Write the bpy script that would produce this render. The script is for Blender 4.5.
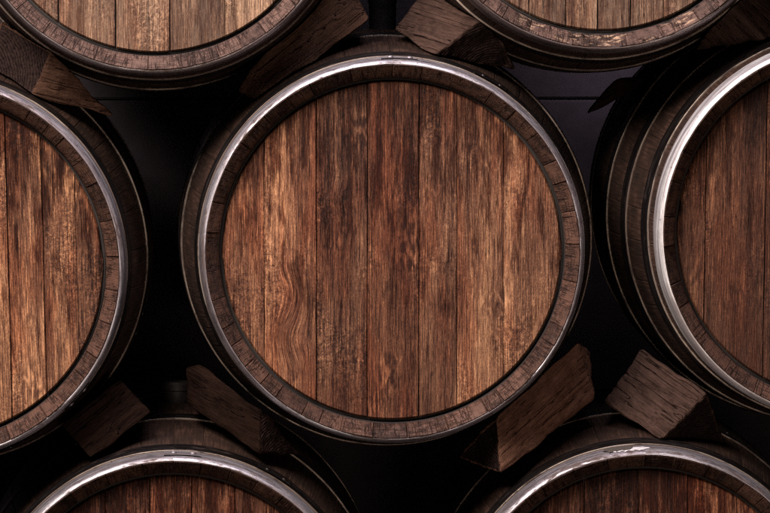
import bpy, bmesh, math, random
from mathutils import Vector, Matrix, noise as mnoise

R = math.radians
for o in list(bpy.data.objects):
    bpy.data.objects.remove(o)
scene = bpy.context.scene
COL = scene.collection

# ------------------------------------------------------------------ camera
# Barrel axes run along +Y, every front rim stands near the plane y = 0.
F = 4497.0                      # focal length in photo pixels (photo 770 x 513)
cam = bpy.data.cameras.new('camera')
cam.sensor_width = 36.0
cam.lens = 36.0 * F / 770.0
cam.clip_start = 0.1
cam.clip_end = 200
cam_ob = bpy.data.objects.new('camera', cam)
COL.objects.link(cam_ob)
cam_ob.location = (-0.281, -7.30, 1.507)
cam_ob.rotation_euler = (R(90 - 4.02), 0, R(-2.10))
scene.camera = cam_ob
CAM_R = cam_ob.rotation_euler.to_matrix()
CAM_P = Vector(cam_ob.location)

def at(px, py, y):
    """point of the stack seen at photo position (px, py), y metres behind the front rims"""
    d = CAM_R @ Vector(((px - 385.0) / F, -(py - 256.5) / F, -1.0))
    return CAM_P + d * ((y - CAM_P.y) / d.y)

# ------------------------------------------------------------------ light
world = bpy.data.worlds.new('World')
scene.world = world
world.use_nodes = True
bg = world.node_tree.nodes['Background']
bg.inputs['Color'].default_value = (0.66, 0.44, 0.46, 1)
bg.inputs['Strength'].default_value = 0.012

def area(name, loc, target, sx, sy, power, color):
    l = bpy.data.lights.new(name, 'AREA')
    l.shape = 'RECTANGLE'
    l.size = sx
    l.size_y = sy
    l.energy = power
    l.color = color
    o = bpy.data.objects.new(name, l)
    o.location = loc
    d = Vector(target) - Vector(loc)
    o.rotation_euler = d.to_track_quat('-Z', 'Y').to_euler()
    COL.objects.link(o)
    return o

area('window_light', (-1.40, -2.05, 3.05), (0.05, 0, 1.05), 1.4, 1.1, 305, (1.0, 0.88, 0.79))
area('skylight', (-0.1, -0.62, 2.75), (0.05, -0.12, 1.0), 1.3, 0.40, 40, (0.93, 0.88, 1.0))
area('low_front_fill', (0.55, -3.4, 0.15), (0.0, 0, 1.15), 1.0, 0.8, 36, (1.0, 0.80, 0.66))  # unseen fill lamp, added to brighten the undersides of the rims
area('cellar_lamp', (0.50, 1.10, 1.36), (0.46, 1.28, 1.20), 0.14, 0.10, 0.55, (0.95, 0.82, 0.96))

scene.view_settings.view_transform = 'Standard'
scene.view_settings.look = 'None'
scene.view_settings.exposure = 0
scene.view_settings.gamma = 1
# keep the fine grain of the wood crisp
scene.cycles.use_denoising = False
scene.cycles.filter_width = 1.4

# ------------------------------------------------------------------ node helpers
class NT:
    def __init__(self, name):
        self.m = bpy.data.materials.new(name)
        self.m.use_nodes = True
        self.t = self.m.node_tree
        self.b = self.t.nodes['Principled BSDF']
    def n(self, kind, **kw):
        nd = self.t.nodes.new(kind)
        for k, v in kw.items():
            setattr(nd, k, v)
        return nd
    def link(self, a, b):
        self.t.links.new(a, b)
    def put(self, sock, v):
        if isinstance(v, bpy.types.NodeSocket):
            self.link(v, sock)
        elif isinstance(v, (tuple, list)) and len(v) == 3 and sock.type == 'RGBA':
            sock.default_value = (*v, 1)
        else:
            sock.default_value = v
    def math(self, op, a, b=0.0, c=None, clamp=False):
        nd = self.n('ShaderNodeMath', operation=op, use_clamp=clamp)
        self.put(nd.inputs[0], a)
        self.put(nd.inputs[1], b)
        if c is not None:
            self.put(nd.inputs[2], c)
        return nd.outputs[0]
    def comb(self, x, y, z):
        nd = self.n('ShaderNodeCombineXYZ')
        for s, v in zip(nd.inputs, (x, y, z)):
            self.put(s, v)
        return nd.outputs[0]
    def sep(self, v):
        nd = self.n('ShaderNodeSeparateXYZ')
        self.link(v, nd.inputs[0])
        return nd.outputs
    def noise(self, vec, scale=1.0, detail=3.0, rough=0.55, dist=0.0):
        nd = self.n('ShaderNodeTexNoise')
        self.link(vec, nd.inputs['Vector'])
        nd.inputs['Scale'].default_value = scale
        nd.inputs['Detail'].default_value = detail
        nd.inputs['Roughness'].default_value = rough
        nd.inputs['Distortion'].default_value = dist
        return nd.outputs['Fac']
    def voro(self, vec, scale=1.0, feature='DISTANCE_TO_EDGE'):
        nd = self.n('ShaderNodeTexVoronoi', feature=feature)
        self.link(vec, nd.inputs['Vector'])
        nd.inputs['Scale'].default_value = scale
        return nd.outputs[0]
    def rng(self, v, a, b, c=0.0, d=1.0, smooth=False):
        nd = self.n('ShaderNodeMapRange')
        if smooth:
            nd.interpolation_type = 'SMOOTHSTEP'
        self.put(nd.inputs[0], v)
        for i, q in enumerate((a, b, c, d)):
            self.put(nd.inputs[i + 1], q)
        return nd.outputs[0]
    def ramp(self, v, stops):
        nd = self.n('ShaderNodeValToRGB')
        self.put(nd.inputs[0], v)
        el = nd.color_ramp.elements
        while len(el) < len(stops):
            el.new(0.5)
        for e, (p, c) in zip(el, stops):
            e.position = p
            e.color = (*c, 1)
        return nd.outputs[0]
    def mix(self, f, a, b, mode='MIX'):
        nd = self.n('ShaderNodeMix', data_type='RGBA', blend_type=mode)
        self.put(nd.inputs[0], f)
        self.put(nd.inputs[6], a)
        self.put(nd.inputs[7], b)
        return nd.outputs[2]
    def attr(self, name):
        nd = self.n('ShaderNodeAttribute', attribute_name=name)
        return nd.outputs['Fac']
    def obj(self):
        return self.n('ShaderNodeTexCoord').outputs['Object']
    def uv(self):
        return self.n('ShaderNodeTexCoord').outputs['UV']
    def bump(self, h, strength=0.5, dist=0.002, normal=None):
        nd = self.n('ShaderNodeBump')
        nd.inputs['Strength'].default_value = strength
        nd.inputs['Distance'].default_value = dist
        self.link(h, nd.inputs['Height'])
        if normal is not None:
            self.link(normal, nd.inputs['Normal'])
        return nd.outputs[0]
    def done(self, color=None, rough=None, metal=None, normal=None, spec=None):
        b = self.b
        if color is not None: self.put(b.inputs['Base Color'], color)
        if rough is not None: self.put(b.inputs['Roughness'], rough)
        if metal is not None: self.put(b.inputs['Metallic'], metal)
        if normal is not None: self.link(normal, b.inputs['Normal'])
        if spec is not None: self.put(b.inputs['Specular IOR Level'], spec)
        return self.m

# ------------------------------------------------------------------ materials
def head_wood(name, seed, light, mid, dark, red, stain=0.5, weather=0.0, knots=()):
    """old oak head: fibres, streaks, stains running down the grain, ray flecks, figure"""
    t = NT(name)
    o = t.sep(t.obj())
    pid = t.attr('pid')
    tone = t.attr('tone')
    ox = t.math('MULTIPLY_ADD', pid, 13.7, seed * 3.1)
    oz = t.math('MULTIPLY_ADD', pid, 29.3, seed * 1.7)
    x = t.math('ADD', o[0], ox)
    z = t.math('ADD', o[2], oz)
    # the grain curls round a few knots
    for (kx, kz, kr, ka) in knots:
        dx = t.math('SUBTRACT', o[0], kx)
        dz = t.math('SUBTRACT', o[2], kz)
        dd = t.math('SQRT', t.math('ADD', t.math('MULTIPLY', t.math('MULTIPLY', dx, dx), 3.4), t.math('MULTIPLY', t.math('MULTIPLY', dz, dz), 0.8)))
        th = t.rng(dd, 0.0, kr, ka, 0.0, True)
        sn, cs = t.math('SINE', th), t.math('SUBTRACT', t.math('COSINE', th), 1.0)
        x = t.math('ADD', x, t.math('SUBTRACT', t.math('MULTIPLY', dx, cs), t.math('MULTIPLY', dz, sn)))
        z = t.math('ADD', z, t.math('ADD', t.math('MULTIPLY', dx, sn), t.math('MULTIPLY', dz, cs)))
    def v(ax, az, xx=None):
        return t.comb(t.math('MULTIPLY', xx if xx is not None else x, ax), 0.0, t.math('MULTIPLY', z, az))
    warp = t.noise(v(7, 5), 1, 2, 0.5)
    wx = t.math('ADD', x, t.math('MULTIPLY', t.math('SUBTRACT', warp, 0.5), 0.005))
    fib = t.noise(v(430, 6, wx), 1, 3, 0.7)
    dash = t.noise(v(620, 34, wx), 1, 2, 0.75)
    fine = t.noise(v(900, 260, wx), 1, 2, 0.75)
    med = t.noise(v(80, 4.0, wx), 1, 3, 0.6)
    big = t.noise(v(15, 3.0), 1, 2, 0.5)
    patch = t.noise(v(10, 8), 1, 2, 0.5)
    # curly figure, in a few places only
    fig = t.math('SINE', t.math('MULTIPLY', t.noise(v(26, 9, wx), 1, 3, 0.6), 48.0))
    figm = t.rng(patch, 0.56, 0.68, 0.0, 0.05, True)
    # short cross-grain roughness (saw marks, ray flecks)
    fleck = t.noise(v(170, 150), 1, 3, 0.75, 0.8)
    fleckm = t.rng(t.noise(v(11, 5), 1.0, 2, 0.5), 0.48, 0.66, 0.06, 0.40, True)
    s = t.math('ADD', t.math('MULTIPLY', fib, 0.32), t.math('MULTIPLY', med, 0.17))
    s = t.math('ADD', s, t.math('MULTIPLY', dash, 0.32))
    s = t.math('ADD', s, t.math('MULTIPLY', fine, 0.19))
    s = t.math('ADD', s, t.math('MULTIPLY', t.math('SUBTRACT', big, 0.5), 0.22))
    s = t.math('ADD', s, t.math('MULTIPLY', t.math('SUBTRACT', fleck, 0.5), fleckm))
    s = t.math('ADD', s, t.math('MULTIPLY', fig, figm))
    s = t.math('ADD', s, t.math('MULTIPLY', t.math('SUBTRACT', tone, 0.5), 0.07))
    k = t.rng(s, 0.40, 0.65)
    col = t.ramp(k, [(0.0, dark), (0.24, tuple(0.55 * a + 0.45 * b for a, b in zip(dark, mid))), (0.48, mid), (0.76, light),
                     (1.0, tuple(min(1, c * 1.6) for c in light))])
    # redder and greyer areas
    hue = t.rng(t.noise(v(20, 4.0), 1, 3, 0.6), 0.44, 0.62, 0.0, 0.75, True)
    col = t.mix(hue, col, red, 'MULTIPLY')
    col = t.mix(t.attr('ruddy'), col, (1.02, 0.80, 0.70), 'MULTIPLY')
    # dark stains that run along the grain, most where wine and water wept at the top
    st = t.noise(v(44, 6.5, wx), 1, 6, 0.70)
    st2 = t.noise(v(200, 12, wx), 1, 4, 0.7)
    stv = t.math('ADD', t.math('MULTIPLY', st, 0.7), t.math('MULTIPLY', st2, 0.3))
    zb = t.rng(o[2], -0.12, 0.26, -0.03, 0.085)
    stv = t.math('ADD', stv, zb)
    sm = t.rng(stv, 0.50, 0.61, 0.0, min(0.95, stain * 2.0), True)
    col = t.mix(sm, col, (0.20, 0.115, 0.10), 'MULTIPLY')
    if weather > 0:
        w = t.rng(t.noise(v(85, 14, wx), 1, 4, 0.65), 0.45, 0.66, 0.0, weather, True)
        col = t.mix(w, col, (0.22, 0.155, 0.110))
    # small dark checks and nicks
    ck = t.rng(t.noise(v(330, 17), 1, 2, 0.5), 0.655, 0.70, 0.0, 0.8, True)
    col = t.mix(ck, col, (0.008, 0.005, 0.004))
    h = t.math('ADD', t.math('MULTIPLY', fib, 0.5), t.math('MULTIPLY', dash, 0.5))
    h = t.math('ADD', h, t.math('MULTIPLY', fleck, t.math('MULTIPLY', fleckm, 1.4)))
    h = t.math('SUBTRACT', h, t.math('MULTIPLY', ck, 0.5))
    nrm = t.bump(h, 0.9, 0.0045)
    rough = t.rng(fib, 0.3, 0.7, 0.70, 0.52)
    return t.done(col, rough, 0.0, nrm, 0.12)

def chime_wood(name, base, dark):
    """stave ends: end grain with radial and tangential checks"""
    t = NT(name)
    u = t.sep(t.uv())
    tone = t.attr('tone')
    ua = t.math('MULTIPLY_ADD', tone, 7.0, u[0])
    vec = t.comb(t.math('MULTIPLY', ua, 90), t.math('MULTIPLY', u[1], 105), 0.0)
    def lines(a, b, w, sd):
        q = t.noise(t.comb(t.math('MULTIPLY', ua, a), t.math('MULTIPLY', u[1], b), sd), 1, 2, 0.5)
        return t.rng(t.math('ABSOLUTE', t.math('SUBTRACT', q, 0.5)), 0.0, w, 1.0, 0.0)
    cr = t.math('MAXIMUM', lines(110, 12, 0.028, 1.7), t.math('MULTIPLY', lines(14, 150, 0.036, 5.1), 0.8))
    cr = t.math('MAXIMUM', cr, t.math('MULTIPLY', lines(230, 40, 0.04, 8.8), 0.6))
    crm = t.rng(t.noise(vec, 0.33, 2, 0.5), 0.36, 0.56, 0.15, 1.0, True)
    cr = t.math('MULTIPLY', cr, crm)
    nz = t.noise(t.comb(t.math('MULTIPLY', ua, 60), t.math('MULTIPLY', u[1], 60), 0.0), 1, 4, 0.65)
    fine = t.noise(t.comb(t.math('MULTIPLY', ua, 420), t.math('MULTIPLY', u[1], 420), 0.0), 1, 2, 0.6)
    s = t.math('ADD', t.math('MULTIPLY', nz, 0.65), t.math('MULTIPLY', fine, 0.35))
    s = t.math('ADD', s, t.math('MULTIPLY', t.math('SUBTRACT', tone, 0.5), 0.26))
    col = t.ramp(s, [(0.26, dark), (0.5, base), (0.72, tuple(min(1, c * 1.5) for c in base))])
    chip = t.attr('chip')
    cn = t.noise(t.comb(t.math('MULTIPLY', u[0], 55), t.math('MULTIPLY', u[1], 150), 4.0), 1, 4, 0.65)
    col = t.mix(t.math('MULTIPLY', t.math('MINIMUM', t.math('MULTIPLY', chip, 2.0), 1.0), t.rng(cn, 0.52, 0.60, 0.0, 0.95)), col, (0.27, 0.175, 0.115))
    col = t.mix(t.math('MULTIPLY', t.math('MINIMUM', t.math('MULTIPLY', chip, 2.0), 1.0), t.rng(cn, 0.36, 0.46, 0.9, 0.0)), col, (0.012, 0.007, 0.006))
    col = t.mix(cr, col, (0.008, 0.005, 0.005))
    h = t.math('SUBTRACT', t.math('MULTIPLY', s, 0.7), t.math('MULTIPLY', cr, 0.8))
    return t.done(col, t.rng(nz, 0.3, 0.7, 0.55, 0.36), 0.0, t.bump(h, 0.8, 0.003), 0.11)

def side_wood(name):
    t = NT(name)
    u = t.sep(t.uv())
    tone = t.attr('tone')
    ua = t.math('MULTIPLY_ADD', tone, 9.0, u[0])
    g = t.noise(t.comb(t.math('MULTIPLY', ua, 260), t.math('MULTIPLY', u[1], 14), 0.0), 1, 4, 0.6)
    d = t.noise(t.comb(t.math('MULTIPLY', ua, 22), t.math('MULTIPLY', u[1], 18), 0.0), 1, 3, 0.6)
    s = t.math('ADD', t.math('MULTIPLY', g, 0.5), t.math('MULTIPLY', d, 0.5))
    col = t.ramp(s, [(0.3, (0.006, 0.0038, 0.0033)), (0.52, (0.023, 0.0125, 0.0095)), (0.75, (0.070, 0.039, 0.029))])
    return t.done(col, t.rng(d, 0.3, 0.7, 0.66, 0.48), 0.0, t.bump(g, 0.6, 0.002), 0.16)

def hoop_metal(name, base, rust, rust_amt, r0, r1, metal=0.9):
    t = NT(name)
    u = t.sep(t.uv())
    sd = t.attr('tone')
    a = t.math('MULTIPLY_ADD', sd, 11.0, u[0])
    n1 = t.noise(t.comb(t.math('MULTIPLY', a, 10), t.math('MULTIPLY', u[1], 60), 0.0), 1, 4, 0.6)
    n2 = t.noise(t.comb(t.math('MULTIPLY', a, 45), t.math('MULTIPLY', u[1], 180), 0.0), 1, 4, 0.65)
    scr = t.noise(t.comb(t.math('MULTIPLY', a, 16), t.math('MULTIPLY', u[1], 900), 0.0), 1, 3, 0.6)
    s = t.math('ADD', t.math('MULTIPLY', n1, 0.5), t.math('MULTIPLY', n2, 0.5))
    rm = t.rng(s, 0.60 - rust_amt, 0.72 - rust_amt, 0.0, 0.92, True)
    dull = t.noise(t.comb(t.math('MULTIPLY', a, 5), t.math('MULTIPLY', u[1], 90), 2.0), 1, 5, 0.7)
    bcol = t.mix(t.rng(scr, 0.38, 0.60, 0.0, 1.0), tuple(c * 0.55 for c in base), base)
    bcol = t.mix(t.rng(dull, 0.40, 0.56, 0.0, 0.85, True), bcol, tuple(c * q for c, q in zip(base, (0.30, 0.26, 0.26))))
    col = t.mix(rm, bcol, rust)
    pit = t.rng(t.noise(t.comb(t.math('MULTIPLY', a, 150), t.math('MULTIPLY', u[1], 260), 0.0), 1, 3, 0.6), 0.64, 0.70, 0.0, 0.8)
    col = t.mix(pit, col, (0.035, 0.02, 0.016))
    rr = t.math('ADD', t.rng(n2, 0.3, 0.7, r0, r1), t.math('MULTIPLY', rm, 0.22))
    mt = t.math('MULTIPLY_ADD', rm, -0.65 * metal, metal)
    h = t.math('ADD', t.math('MULTIPLY', scr, 0.25), t.math('MULTIPLY', n2, 0.5))
    return t.done(col, rr, mt, t.bump(h, 0.5, 0.002), 0.4)

def wedge_wood(name, base, dark, end=False):
    t = NT(name)
    o = t.sep(t.obj())
    inf = t.n('ShaderNodeObjectInfo').outputs['Random']
    off = t.math('MULTIPLY', inf, 23.0)
    if end:
        yy = t.math('ADD', o[1], 0.05)
        zz = t.math('ADD', o[2], 0.03)
        rr = t.math('SQRT', t.math('ADD', t.math('MULTIPLY', yy, yy), t.math('MULTIPLY', zz, zz)))
        nz = t.noise(t.obj(), 30, 3, 0.6)
        g = t.math('MULTIPLY_ADD', t.math('SINE', t.math('MULTIPLY_ADD', nz, 9.0, t.math('MULTIPLY', rr, 1300))), 0.18, 0.5)
        g2 = t.noise(t.obj(), 160, 4, 0.65)
        s = t.math('ADD', t.math('MULTIPLY', g, 0.4), t.math('MULTIPLY', g2, 0.6))
    else:
        x = t.math('ADD', o[0], off)
        def v(a, b):
            return t.comb(t.math('MULTIPLY', x, a), t.math('MULTIPLY', o[1], b), t.math('MULTIPLY', o[2], b))
        g = t.noise(v(22, 420), 1, 4, 0.65)
        g2 = t.noise(v(9, 60), 1, 4, 0.65)
        g3 = t.noise(v(60, 75), 1, 4, 0.7)
        s = t.math('ADD', t.math('MULTIPLY', g, 0.40), t.math('MULTIPLY', g2, 0.35))
        s = t.math('ADD', s, t.math('MULTIPLY', g3, 0.25))
        ck = t.noise(v(2.2, 75), 1, 2, 0.5)
        ck = t.rng(t.math('ABSOLUTE', t.math('SUBTRACT', ck, 0.47)), 0.0, 0.016, 1.0, 0.0)
        s = t.math('SUBTRACT', s, t.math('MULTIPLY', ck, t.rng(g2, 0.38, 0.56, 0.05, 0.26)))
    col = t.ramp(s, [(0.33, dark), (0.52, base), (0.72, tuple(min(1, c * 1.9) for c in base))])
    return t.done(col, 0.85, 0.0, t.bump(s, 1.0, 0.008), 0.0)

def plain(name, color, rough, bump=0.0, scale=60, metal=0.0):
    t = NT(name)
    nz = t.noise(t.obj(), scale, 4, 0.6)
    col = t.mix(t.rng(nz, 0.35, 0.65), tuple(c * 0.7 for c in color), tuple(min(1, c * 1.2) for c in color))
    return t.done(col, rough, metal, t.bump(nz, bump, 0.003) if bump else None, 0.4)

M_SIDE = side_wood('blackened_stave_wood')
M_CHIME = chime_wood('stave_end_grain', (0.056, 0.029, 0.021), (0.008, 0.0045, 0.004))
M_CHIME_GREY = chime_wood('weathered_stave_end_grain', (0.066, 0.039, 0.031), (0.012, 0.007, 0.006))
M_GROOVE = plain('dark_groove', (0.010, 0.006, 0.005), 0.8)
M_STEEL = hoop_metal('worn_galvanised_steel', (0.52, 0.49, 0.53), (0.045, 0.027, 0.022), 0.13, 0.40, 0.60)
M_STEEL_PALE = hoop_metal('pale_zinc_steel', (0.86, 0.83, 0.84), (0.10, 0.075, 0.065), -0.02, 0.40, 0.56, 0.7)
M_STEEL_DULL = hoop_metal('tarnished_steel', (0.26, 0.22, 0.22), (0.04, 0.022, 0.016), 0.10, 0.34, 0.55)
M_BLACK = hoop_metal('blackened_hoop_steel', (0.07, 0.06, 0.06), (0.03, 0.018, 0.014), 0.06, 0.30, 0.46)
M_EDGE = hoop_metal('worn_hoop_edge_highlight', (0.36, 0.29, 0.24), (0.03, 0.018, 0.014), 0.12, 0.4, 0.6, 0.55)  # worn front edge, with its highlight put into the colour
M_BUNG = plain('dark_bung', (0.016, 0.012, 0.012), 0.55)
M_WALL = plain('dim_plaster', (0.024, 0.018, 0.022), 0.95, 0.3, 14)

# ------------------------------------------------------------------ mesh helpers
def link_mesh(name, verts, faces, mats, parent=None, smooth=True, fmat=None, uvs=None, attrs=None):
    me = bpy.data.meshes.new(name)
    me.from_pydata(verts, [], faces)
    for m in mats:
        me.materials.append(m)
    if fmat:
        me.polygons.foreach_set('material_index', fmat)
    if smooth:
        me.polygons.foreach_set('use_smooth', [True] * len(faces))
    if uvs:
        uv = me.uv_layers.new(name='UVMap')
        for i, f in enumerate(faces):
            for j, li in enumerate(me.polygons[i].loop_indices):
                uv.data[li].uv = uvs[i][j]
    if attrs:
        for an, (dom, vals) in attrs.items():
            a = me.attributes.new(an, 'FLOAT', dom)
            a.data.foreach_set('value', vals)
    me.update()
    o = bpy.data.objects.new(name, me)
    COL.objects.link(o)
    if parent:
        o.parent = parent
    return o

# ------------------------------------------------------------------ barrel
LEN = 0.95
def stave_r(y):
    u = (y - LEN / 2) / (LEN / 2)
    return 0.354 - 0.050 * u * u

def make_staves(root, rnd, chime_mat, chip=None):
    # stave widths
    n = 38
    w = [rnd.uniform(0.6, 1.4) for _ in range(n)]
    tot = sum(w)
    ang = 0.0
    cols = []       # (angle, seam depth, stave id)
    tones = [rnd.random() for _ in range(n)]
    offs = [rnd.uniform(-0.0014, 0.0014) for _ in range(n)]
    for i in range(n):
        da = 2 * math.pi * w[i] / tot
        e = 0.0015 / 0.3
        gap = rnd.choice((1, 1, 0.8, 0.5))
        cols.append((ang, gap, i))
        cols.append((ang + e * gap, 0, i))
        k = 5
        for q in range(1, k):
            cols.append((ang + da * q / k, 0, i))
        cols.append((ang + da - e * gap, 0, i))
        ang += da
    # profile front->back : (y, r, kind)  kind 0 side, 1 chime, 2 groove
    prof = [(0.052, 0.276, 2), (0.047, 0.2832, 2), (0.0275, 0.2832, 1), (0.0245, 0.2838, 1), (0.019, 0.2876, 1), (0.012, 0.2936, 1),
            (0.006, 0.2988, 1), (0.002, 0.3025, 1), (0.0002, 0.3041, 1), (0.0024, 0.3052, 0)]
    for k in range(1, 25):
        y = 0.004 + (LEN - 0.008) * k / 24.0
        prof.append((y, stave_r(y), 0))
    prof += [(LEN, 0.300, 1), (LEN - 0.03, 0.279, 1), (LEN - 0.05, 0.2785, 2), (LEN - 0.045, 0.0005, 2)]
    verts, faces, fm, uvs, tone, chipv = [], [], [], [], [], []
    C = len(cols)
    arc = 0.0
    arcs = []
    for j, (y, r, kd) in enumerate(prof):
        if j:
            arc += math.hypot(y - prof[j - 1][0], r - prof[j - 1][1])
        arcs.append(arc)
        for (a, g, i) in cols:
            yy, rr = y, r
            c = 0.0
            if j >= 2 and y < 0.03 and kd <= 1:
                yy += offs[i]
                nn = mnoise.noise(Vector((math.cos(a) * 9, math.sin(a) * 9, y * 60 + root['seed'] * 5)))
                yy += 0.0008 * nn
            if g and kd <= 1:
                if kd == 1:
                    yy += 0.0036 * g
                rr += -0.0016 * g if kd == 0 else 0.0006
            if chip:
                a0, aw, am = chip
                d = (math.degrees(a) - a0 + 180) % 360 - 180
                k = max(0.0, 1 - abs(d) / aw)
                if k > 0 and 2 <= j <= 8:
                    q = mnoise.noise(Vector((a * 14, y * 40, 3.3))) + 0.6 * mnoise.noise(Vector((a * 40, y * 90, 1.3)))
                    q = max(0.0, q + 0.12) * min(1, k * 2.5)
                    yy += am * q
                    rr += am * 0.35 * q * (1 if j < 6 else -0.3)
                    c = min(1.0, q * 2.2)
            verts.append((rr * math.sin(a), yy, rr * math.cos(a)))
            chipv.append(c)
    for j in range(len(prof) - 1):
        kd = max(prof[j][2], prof[j + 1][2]) if prof[j + 1][2] != 0 else (0 if prof[j][2] == 0 or j >= 8 else prof[j][2])
        if 2 in (prof[j][2], prof[j + 1][2]):
            kd = 2
        for i in range(C):
            i2 = (i + 1) % C
            faces.append((j * C + i, j * C + i2, (j + 1) * C + i2, (j + 1) * C + i))
            fm.append(kd)
            a0 = cols[i][0]
            a1 = cols[i2][0] if i2 else 2 * math.pi
            uvs.append([(a0 * 0.3, arcs[j]), (a1 * 0.3, arcs[j]), (a1 * 0.3, arcs[j + 1]), (a0 * 0.3, arcs[j + 1])])
            tone.append(tones[cols[i][2]])
    o = link_mesh('staves', verts, faces, [M_SIDE, chime_mat, M_GROOVE], root, True, fm, uvs,
                  {'tone': ('FACE', tone), 'chip': ('POINT', chipv)})
    o.data.set_sharp_from_angle(angle=R(28))
    return o

def make_head(root, rnd, seams, mat, roll=0.0, ruddy=()):
    """planks of the head, one mesh; seams = list of (x, gap strength)"""
    Rh = 0.2780
    yf = 0.0375
    verts, faces, tone, pid, rud = [], [], [], [], []
    xs = [(-Rh, 0)] + list(seams) + [(Rh, 0)]
    for pi, ((xa, ga), (xb, gb)) in enumerate(zip(xs[:-1], xs[1:])):
        t_, p_ = rnd.random(), rnd.random()
        off = rnd.uniform(-0.0012, 0.0012)
        tilt = rnd.uniform(-0.014, 0.014)
        a, b = xa + 0.0005 * ga, xb - 0.0005 * gb
        cx = [(a, 0.004), (a + 0.0004 + 0.0005 * ga, 0)]
        m = max(3, int((b - a) / 0.006))
        for q in range(1, m):
            cx.append((a + (b - a) * q / m, 0))
        cx += [(b - 0.0004 - 0.0005 * gb, 0), (b, 0.004)]
        base = len(verts)
        rows = [-1.0, None] + [q / 10.0 for q in range(-9, 10)] + [None, 1.0]
        for ci, (x, dy) in enumerate(cx):
            wav = 1.0 if ci in (0, 1, len(cx) - 2, len(cx) - 1) else 0.0
            h = math.sqrt(max(1e-6, Rh * Rh - x * x))
            hin = math.sqrt(max(1e-7, (Rh - 0.0028) ** 2 - x * x)) if abs(x) < Rh - 0.0028 else h * 0.5
            for ri, rr in enumerate(rows):
                edge = ri in (0, len(rows) - 1)
                if edge:
                    z = h * rr
                elif rr is None:
                    z = hin * (-1 if ri < 4 else 1) * 1.0
                else:
                    z = hin * rr * 0.999
                y = yf + off + tilt * (x - (a + b) / 2) + dy + (0.005 if edge else 0)
                if abs(x) > Rh - 0.0028:
                    y += 0.005 * (abs(x) - Rh + 0.0028) / 0.0028
                verts.append((x + wav * 0.0011 * mnoise.noise(Vector((z * 11 + p_ * 50, ci * 0.3, p_ * 20))), y, z))
        nr = len(rows)
        for i in range(len(cx) - 1):
            for j in range(nr - 1):
                v0 = base + i * nr + j
                faces.append((v0, v0 + nr, v0 + nr + 1, v0 + 1))
                tone.append(t_)
                pid.append(p_)
                rud.append(dict(ruddy).get(pi, 0.0))
    o = link_mesh('head', verts, faces, [mat], root, True, None, None,
                  {'tone': ('FACE', tone), 'pid': ('FACE', pid), 'ruddy': ('FACE', rud)})
    o.data.set_sharp_from_angle(angle=R(25))
    o.rotation_euler = (0, roll, 0)
    # board behind the planks so that the joints are dark
    n = 64
    vs = [(0.2815 * math.cos(2 * math.pi * i / n), 0.046, 0.2815 * math.sin(2 * math.pi * i / n)) for i in range(n)]
    vs += [(x, 0.054, z) for (x, y, z) in vs]
    fs = [tuple(range(n)), tuple(reversed(range(n, 2 * n)))] + [(i, n + i, n + (i + 1) % n, (i + 1) % n) for i in range(n)]
    link_mesh('head_backing', vs, fs, [M_GROOVE], root, False)
    return o

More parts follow.
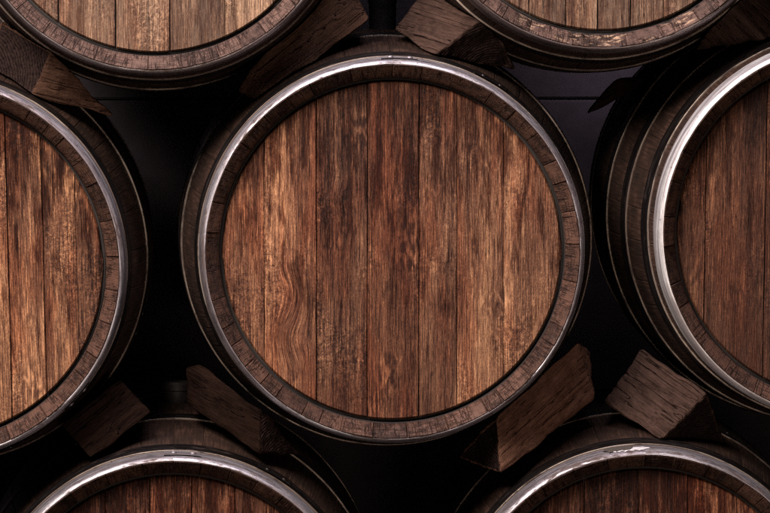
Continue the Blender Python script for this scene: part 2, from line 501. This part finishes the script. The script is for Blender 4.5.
def make_hoop(root, rnd, y0, y1, mat, lip=False, lap=0.0, thick=0.0018):
    n = 160
    sd = rnd.random()
    if not lip and len(root.children) < 7 and mat is M_BLACK:
        thick = 0.0024
    def rs(y):
        return stave_r(y) + thick
    if lip:
        prof = [(0.0034, 0.3050), (0.0016, 0.3054), (0.0014, 0.3062), (0.0030, 0.3088), (0.0066, 0.3116), (0.012, 0.3136), (0.020, 0.3146), (0.032, 0.3154),
                (y1 - 0.003, rs(y1) + 0.0002), (y1 - 0.0006, rs(y1) - 0.0003), (y1, stave_r(y1) - 0.0004)]
    else:
        prof = [(y0 + 0.0006, stave_r(y0) - 0.0012), (y0, rs(y0) - 0.0009), (y0 + 0.0009, rs(y0) + 0.0001), (y0 + 0.003, rs(y0) + 0.0003),
                (0.5 * (y0 + y1), rs(0.5 * (y0 + y1)) + 0.0003),
                (y1 - 0.002, rs(y1)), (y1, rs(y1) - 0.0006), (y1, stave_r(y1) - 0.0012)]
    verts, faces, uvs, tone = [], [], [], []
    P = len(prof)
    arcs = [0.0]
    for j in range(1, P):
        arcs.append(arcs[-1] + math.hypot(prof[j][0] - prof[j - 1][0], prof[j][1] - prof[j - 1][1]))
    s5 = sd * 50
    for i in range(n):
        a = 2 * math.pi * i / n
        ca, sa = math.cos(a), math.sin(a)
        wob = mnoise.noise(Vector((ca * 2.2, sa * 2.2, s5)))
        wob2 = mnoise.noise(Vector((ca * 7, sa * 7, s5 + 9)))
        for j, (y, r) in enumerate(prof):
            dent = mnoise.noise(Vector((ca * 12, sa * 12, s5 + y * 40)))
            k = 0.0 if j in (0, P - 1) else 1.0
            rr = r + k * (0.0003 * wob2 + 0.00035 * dent + 0.0003)
            yy = y + (0.0012 if not lip else 0.0004) * wob
            verts.append((rr * sa, yy, rr * ca))
    for i in range(n):
        i2 = (i + 1) % n
        for j in range(P - 1):
            faces.append((i * P + j, i2 * P + j, i2 * P + j + 1, i * P + j + 1))
            u0, u1 = 0.31 * 2 * math.pi * i / n, 0.31 * 2 * math.pi * (i + 1) / n
            uvs.append([(u0, arcs[j]), (u1, arcs[j]), (u1, arcs[j + 1]), (u0, arcs[j + 1])])
            tone.append(sd)
    fm = [(1 if (j % (P - 1)) in (0, 1) and not lip else 0) for j in range(len(faces))]
    hoop = link_mesh('hoop', verts, faces, [mat, M_EDGE], root, True, fm, uvs, {'tone': ('FACE', tone)})
    hoop.data.set_sharp_from_angle(angle=R(50))
    # the riveted overlap of the band
    if lap is not None:
        yc = 0.5 * (max(y0, 0.012) + y1)
        def band(a):
            pts = []
            lo, hi = (0.010 if lip else y0 + 0.002), y1 - 0.003
            for q in range(5):
                y = lo + (hi - lo) * q / 4
                if lip:
                    r = (0.3133 if q == 0 else rs(y) + 0.0004)
                    r = max(r, 0.3138)
                else:
                    r = rs(y) + 0.0004
                pts.append((y, r))
            return pts
        vs, fs, uv = [], [], []
        a0, a1 = lap, lap + 0.20
        m = 14
        for i in range(m + 1):
            a = a0 + (a1 - a0) * i / m
            for q, (y, r) in enumerate(band(a)):
                e = 0.0017 if i < m else 0.0002
                vs.append(((r + e) * math.sin(a), y, (r + e) * math.cos(a)))
        for i in range(m):
            for q in range(4):
                v0 = i * 5 + q
                fs.append((v0, v0 + 5, v0 + 6, v0 + 1))
                uv.append([(a0 * .3 + i * .004, q * .01), (a0 * .3 + i * .004 + .004, q * .01), (a0 * .3 + i * .004 + .004, q * .01 + .01), (a0 * .3 + i * .004, q * .01 + .01)])
        # closed skirt along the free end
        b = len(vs)
        for q, (y, r) in enumerate(band(a0)):
            vs.append(((r - 0.0006) * math.sin(a0), y, (r - 0.0006) * math.cos(a0)))
        for q in range(4):
            fs.append((q, q + 1, b + q + 1, b + q))
            uv.append([(0, 0), (0.01, 0), (0.01, 0.01), (0, 0.01)])
        link_mesh('hoop_lap', vs, fs, [mat], hoop, False, None, uv, {'tone': ('FACE', [sd + 0.1] * len(fs))})
        for k in (0.05, 0.15):
            a = lap + k
            bm = bmesh.new()
            bmesh.ops.create_uvsphere(bm, u_segments=12, v_segments=6, radius=0.0052)
            rr = (rs(yc) if not lip else max(rs(yc), 0.315)) + 0.0016
            bmesh.ops.scale(bm, vec=(1, 1, 0.5), verts=bm.verts)
            bmesh.ops.rotate(bm, matrix=Matrix.Rotation(a, 3, 'Y'), verts=bm.verts)
            bmesh.ops.translate(bm, vec=(rr * math.sin(a), yc, rr * math.cos(a)), verts=bm.verts)
            me = bpy.data.meshes.new('rivet')
            bm.to_mesh(me)
            bm.free()
            me.materials.append(mat)
            me.polygons.foreach_set('use_smooth', [True] * len(me.polygons))
            ro = bpy.data.objects.new('rivet', me)
            COL.objects.link(ro)
            ro.parent = hoop
    return hoop

def make_bung(root, h):
    n = 28
    prof = [(0.0, -0.004), (0.023, -0.004), (0.0235, h * 0.55), (0.025, h * 0.6), (0.025, h - 0.004), (0.022, h), (0.0, h)]
    vs, fs = [], []
    for (r, z) in prof:
        for i in range(n):
            a = 2 * math.pi * i / n
            vs.append((max(r, 0.0004) * math.cos(a), LEN / 2 + max(r, 0.0004) * math.sin(a), 0.354 + z))
    for j in range(len(prof) - 1):
        for i in range(n):
            fs.append((j * n + i, j * n + (i + 1) % n, (j + 1) * n + (i + 1) % n, (j + 1) * n + i))
    o = link_mesh('bung', vs, fs, [M_BUNG], root, True)
    o.data.set_sharp_from_angle(angle=R(35))

BARRELS = []
def barrel(label, px, py, y, seams, head_mat, chime_mat, seed, roll=0.0, yaw=0.0, pitch=0.0, lap=0.0, bung=None, chip=None, steel=None, ruddy=(), hoops=((0.057, 0.092), (0.274, 0.316))):
    rnd = random.Random(seed)
    root = bpy.data.objects.new('wine_barrel', None)
    root.empty_display_size = 0.1
    COL.objects.link(root)
    root.location = at(px, py, y)
    root.rotation_euler = (R(pitch), 0, R(yaw))
    root['label'] = label
    root['category'] = 'barrel'
    root['group'] = 'oak wine barrels stacked in rows'
    root['seed'] = float(seed)
    make_staves(root, rnd, chime_mat, chip)
    make_head(root, rnd, seams, head_mat, R(roll), ruddy)
    make_hoop(root, rnd, 0.0, 0.050, steel or M_STEEL, True, lap)
    for k, (ya, yb) in enumerate(hoops):
        make_hoop(root, rnd, ya, yb, M_BLACK, False, lap + (0.5, -0.4, 0.9)[k])
    make_hoop(root, rnd, LEN - 0.314, LEN - 0.272, M_BLACK, False, None)
    make_hoop(root, rnd, LEN - 0.156, LEN - 0.118, M_BLACK, False, None)
    make_hoop(root, rnd, LEN - 0.050, LEN - 0.004, M_STEEL_DULL, False, None)
    if bung:
        make_bung(root, bung)
    del root['seed']
    BARRELS.append(root)
    return root

def sx(*px_list, c=393.0):
    """joints of a head, given across the face, in metres from its centre"""
    return [((p - c) / 613.0, g) for p, g in px_list]

W_C = head_wood('oak_head_brown', 7.3, (0.285, 0.147, 0.078), (0.125, 0.056, 0.032), (0.020, 0.008, 0.006), (0.84, 0.60, 0.54), 0.46, 0,
                [(-0.166, -0.110, 0.080, 0.42), (-0.085, 0.105, 0.045, 0.25)])
W_L = head_wood('oak_head_amber', 2.0, (0.30, 0.150, 0.078), (0.115, 0.050, 0.028), (0.018, 0.008, 0.006), (0.88, 0.64, 0.56), 0.50)
W_R = head_wood('oak_head_reddish', 3.0, (0.185, 0.084, 0.046), (0.072, 0.030, 0.018), (0.020, 0.009, 0.007), (0.86, 0.66, 0.60), 0.42)
W_TL = head_wood('oak_head_greyed', 4.0, (0.200, 0.122, 0.076), (0.092, 0.050, 0.032), (0.024, 0.012, 0.009), (0.86, 0.72, 0.66), 0.34, 0.16)
W_TR = head_wood('oak_head_bleached', 5.0, (0.220, 0.136, 0.085), (0.096, 0.053, 0.034), (0.024, 0.012, 0.009), (0.86, 0.72, 0.66), 0.44, 0.28)
W_B = head_wood('oak_head_dark', 6.0, (0.25, 0.108, 0.055), (0.100, 0.040, 0.024), (0.018, 0.008, 0.006), (0.88, 0.64, 0.58), 0.55)

barrel('brown oak barrel in the middle, its whole round head in view', 393, 252, 0.0,
       sx((265, .35), (317, 1.0), (368, .9), (420, 1.0), (458, .45), (505, .35)), W_C, M_CHIME, 11, lap=-0.06, ruddy=((0, .3), (1, .3), (3, .45)), bung=0.075)
barrel('amber streaked oak barrel cut off on the left, beside the whole barrel', -69, 270, 0.0,
       sx((-170, .5), (-120, .8), (-62, .6), (-18, .5), (7, .9), (42, 1.0), (75, .25), c=-69), W_L, M_CHIME, 12, roll=-1.2, lap=2.2)
barrel('reddish oak barrel cut off on the right, several hoops showing on its flank', 849, 232, 0.0,
       sx((707, .6), (768, 1.0), (820, .8), (870, 1.0), (930, .6), c=849), W_R, M_CHIME, 13, roll=0.5, yaw=2.0, pitch=1.2, lap=2.5, steel=M_STEEL_PALE,
       hoops=((0.078, 0.116), (0.212, 0.252), (0.372, 0.412)))
barrel('greyish oak barrel at upper left with a sound, unbroken rim', 154, -119, 0.0,
       sx((5, .5), (58, .9), (115, 1.0), (169, 1.0), (224, .9), (272, .5), c=154), W_TL, M_CHIME_GREY, 14, lap=1.0, steel=M_STEEL_DULL, hoops=((0.10, 0.14), (0.27, 0.31)))
barrel('greyish oak barrel with a splintered lower rim, at upper right', 604, -141, 0.0,
       sx((490, .5), (531, .8), (568, .9), (600, 1.0), (633, .9), (666, .9), (710, .5), c=604), W_TR, M_CHIME_GREY, 15, lap=1.0,
       chip=(178, 34, 0.016), steel=M_STEEL_DULL, pitch=-0.8, hoops=((0.11, 0.15), (0.28, 0.32)))
barrel('dark oak barrel at lower left, a short bung on top', 174, 647, 0.0,
       sx((60, .5), (105, .6), (150, .8), (192, .6), (235, .7), (285, .5), c=174), W_B, M_CHIME, 16, lap=-0.05, bung=0.036)
barrel('dark oak barrel at lower right, torn label scrap on its shiny rim', 645, 640, 0.0,
       sx((540, .5), (585, .6), (640, .8), (690, .6), (740, .7), c=645), W_B, M_CHIME, 17, lap=0.75)
B_BR = BARRELS[-1]

# scrap of a torn, dirty label stuck on the rim hoop of the lower right barrel
def scrap(name, mat, a_mid, half, y0, y1, lift, seed):
    vs, fs = [], []
    m, k = 22, 5
    for i in range(m + 1):
        a = a_mid + half * (2 * i / m - 1)
        edge = 0.5 + 0.5 * mnoise.noise(Vector((i * 0.6, seed, 0)))
        taper = min(1, min(i, m - i) / 4.0)
        lo = y0 + (y1 - y0) * 0.30 * edge + (1 - taper) * 0.4 * (y1 - y0)
        hi = y1 - (y1 - y0) * 0.30 * (0.5 + 0.5 * mnoise.noise(Vector((i * 0.8, seed + 5, 0)))) - (1 - taper) * 0.3 * (y1 - y0)
        for q in range(k):
            y = lo + (hi - lo) * q / (k - 1)
            pts = [(0.0, 0.3066), (0.0022, 0.3092), (0.0062, 0.3118), (0.012, 0.3138), (0.020, 0.3148), (0.032, 0.3156), (0.05, stave_r(0.05) + 0.003)]
            for (ya, ra), (yb, rb) in zip(pts[:-1], pts[1:]):
                if ya <= y <= yb:
                    r = ra + (rb - ra) * (y - ya) / (yb - ya)
                    break
            r += 0.0009 + lift + 0.0006 * abs(mnoise.noise(Vector((i * 0.9, q * 0.9, seed))))
            vs.append((r * math.sin(a), y, r * math.cos(a)))
    for i in range(m):
        for q in range(k - 1):
            v0 = i * k + q
            fs.append((v0, v0 + k, v0 + k + 1, v0 + 1))
    o = link_mesh(name, vs, fs, [mat], B_BR, False)
    return o
M_SCRAP = plain('dirty_torn_paper', (0.045, 0.035, 0.03), 0.7, 0.8, 220)
M_PAPER = plain('pale_torn_paper', (0.42, 0.39, 0.41), 0.6, 0.4, 220)
scrap('label_scrap', M_SCRAP, -0.135, 0.085, 0.003, 0.046, 0.0010, 2.0)
scrap('label_scrap', M_PAPER, -0.085, 0.115, 0.003, 0.030, 0.0002, 7.0)

# ------------------------------------------------------------------ wedges
bpy.context.view_layer.update()
INV = [(b.matrix_world.inverted(), b.matrix_world.copy()) for b in BARRELS]
def push_out(p):
    for _ in range(3):
        for inv, mw in INV:
            q = inv @ p
            if -0.002 < q.y < LEN:
                r = math.hypot(q.x, q.z)
                lim = stave_r(q.y) + 0.0050
                if r < lim and r > 1e-6:
                    q.x *= lim / r
                    q.z *= lim / r
                    p = mw @ q
    return p

def wedge(label, pts, ga, gb, side_mat, end_mat, seed):
    """chock of split wood: convex block through pts (photo x, y, depth); grain runs from point ga to gb"""
    P = [at(*p) for p in pts]
    c = sum(P, Vector()) / len(P)
    X = (P[gb] - P[ga]).normalized()
    up = Vector((0, -1, 0.2))
    Z = (up - X * up.dot(X)).normalized()
    Y = Z.cross(X)
    rot = Matrix((X, Y, Z)).transposed()
    mw = Matrix.Translation(c) @ rot.to_4x4()
    inv = mw.inverted()
    bm = bmesh.new()
    for p in P:
        bm.verts.new(inv @ p)
    res = bmesh.ops.convex_hull(bm, input=bm.verts)
    junk = [g for g in res['geom_interior'] + res['geom_unused'] if isinstance(g, bmesh.types.BMVert)]
    if junk:
        bmesh.ops.delete(bm, geom=list(set(junk)), context='VERTS')
    bmesh.ops.dissolve_limit(bm, angle_limit=R(14), verts=bm.verts, edges=bm.edges)
    bm.normal_update()
    for f in bm.faces:
        f.material_index = 1 if abs(f.normal.x) > 0.72 else 0
    bmesh.ops.bevel(bm, geom=list(bm.edges), offset=0.004, segments=2, affect='EDGES', profile=0.6)
    bmesh.ops.triangulate(bm, faces=bm.faces)
    for _ in range(6):
        es = [e for e in bm.edges if e.calc_length() > 0.006]
        if not es:
            break
        bmesh.ops.subdivide_edges(bm, edges=es, cuts=1)
        bmesh.ops.triangulate(bm, faces=[f for f in bm.faces if len(f.verts) > 3])
    bm.normal_update()
    for v in bm.verts:
        q = v.co
        d = 0.0022 * mnoise.noise(Vector((q.x * 12, q.y * 110, q.z * 110 + seed))) + 0.0040 * mnoise.noise(Vector((q.x * 26, q.y * 26, q.z * 26 + seed * 3)))
        v.co = q + v.normal * d
    for v in bm.verts:
        v.co = inv @ push_out(mw @ v.co)
    bm.normal_update()
    me = bpy.data.meshes.new('wooden_wedge')
    for f in bm.faces:
        f.smooth = True
    bm.to_mesh(me)
    bm.free()
    me.materials.append(side_mat)
    me.materials.append(end_mat)
    me.set_sharp_from_angle(angle=R(40))
    o = bpy.data.objects.new('wooden_wedge', me)
    COL.objects.link(o)
    o.matrix_world = mw
    o['label'] = label
    o['category'] = 'wedge'
    o['group'] = 'wooden wedges between the barrels'
    return o

M_WG = wedge_wood('grey_split_wood', (0.042, 0.025, 0.020), (0.006, 0.0035, 0.003))
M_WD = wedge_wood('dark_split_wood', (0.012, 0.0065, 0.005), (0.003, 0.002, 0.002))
M_WO = wedge_wood('brown_split_wood', (0.060, 0.032, 0.022), (0.010, 0.005, 0.004))
M_WB = wedge_wood('lit_brown_split_wood', (0.115, 0.058, 0.040), (0.018, 0.009, 0.007))  # lit copy of the brown: brighter colour offsets the barrel's shade
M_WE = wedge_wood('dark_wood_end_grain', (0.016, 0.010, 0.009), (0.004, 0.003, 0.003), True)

wedge('wedge with brown tapering side, between the amber barrel and the one above it',
      [(-22, 62, .17), (2, 22, .18), (52, 52, .09), (32, 97, .09), (113, 116, .18), (-15, 60, .34), (10, 30, .34), (100, 105, .34)],
      3, 4, M_WO, M_WE, 1)
wedge('long splintery wedge slanting up between the whole barrel and the upper left barrel',
      [(238, 92, .13), (250, 70, .13), (276, 92, .11), (255, 101, .13), (318, -6, .17), (352, -12, .2), (369, 18, .15), (352, 34, .17), (330, 0, .34), (360, 20, .34), (270, 70, .3)],
      2, 6, M_WO, M_WE, 2)
wedge('pale grey wedge with cracked square face, left of the splintered upper right barrel',
      [(394, 29, .20), (424, -8, .21), (489, 13, .10), (432, 57, .10), (515, 69, .19), (405, 22, .34), (432, -5, .34), (500, 60, .34)],
      1, 2, M_WG, M_WE, 3)
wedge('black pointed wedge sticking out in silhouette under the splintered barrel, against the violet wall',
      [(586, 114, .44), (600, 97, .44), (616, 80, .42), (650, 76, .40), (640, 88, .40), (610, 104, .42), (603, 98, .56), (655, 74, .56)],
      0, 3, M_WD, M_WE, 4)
wedge('grey faced wedge cut off by the top right corner, above the dark reddish barrel',
      [(727, 3, .09), (763, 40, .09), (812, 22, .18), (770, -30, .18), (696, 50, .20), (790, 0, .34), (710, 40, .34)],
      0, 1, M_WG, M_WE, 5)
wedge('long brown wedge under the lower right side of the whole barrel, its triangular end showing',
      [(457, 458, .19), (496, 417, .055), (501, 474, .045), (578, 342, .18), (593, 398, .18), (590, 352, .22), (575, 350, .34), (585, 400, .34), (480, 455, .22)],
      1, 3, M_WB, M_WE, 6)
wedge('square faced wedge above the rim with the torn label, touching the dark reddish barrel',
      [(604, 402, .18), (642, 349, .18), (707, 393, .08), (661, 440, .08), (724, 444, .18), (615, 398, .34), (645, 360, .34), (710, 435, .34)],
      1, 2, M_WG, M_WE, 7)
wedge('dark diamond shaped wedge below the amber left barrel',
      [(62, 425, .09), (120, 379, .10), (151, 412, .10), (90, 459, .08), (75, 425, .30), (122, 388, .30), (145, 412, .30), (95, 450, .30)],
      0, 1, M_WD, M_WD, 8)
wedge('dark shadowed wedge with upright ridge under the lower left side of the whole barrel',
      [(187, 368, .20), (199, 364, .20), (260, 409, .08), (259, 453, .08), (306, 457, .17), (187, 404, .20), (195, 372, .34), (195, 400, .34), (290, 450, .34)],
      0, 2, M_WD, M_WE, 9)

# ------------------------------------------------------------------ wall behind the stack
def make_wall():
    y, t = 1.28, 0.2
    x0, x1 = -2.2, 2.2
    joints = [-0.3, 1.204, 2.9]
    bm = bmesh.new()
    for a, b in zip(joints[:-1], joints[1:]):
        r = bmesh.ops.create_cube(bm, size=1.0)
        bmesh.ops.scale(bm, vec=(x1 - x0, t, b - a - 0.0025), verts=r['verts'])
        bmesh.ops.translate(bm, vec=((x0 + x1) / 2, y + t / 2, (a + b) / 2), verts=r['verts'])
    bm.normal_update()
    for f in bm.faces:
        f.material_index = 1 if abs(f.normal.x) > 0.72 else 0
    bmesh.ops.bevel(bm, geom=list(bm.edges), offset=0.004, segments=1, affect='EDGES')
    me = bpy.data.meshes.new('back_wall')
    bm.to_mesh(me)
    bm.free()
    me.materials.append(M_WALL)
    o = bpy.data.objects.new('back_wall', me)
    COL.objects.link(o)
    o['label'] = 'dim violet grey wall with level joints behind the barrels'
    o['category'] = 'wall'
    o['kind'] = 'structure'
make_wall()
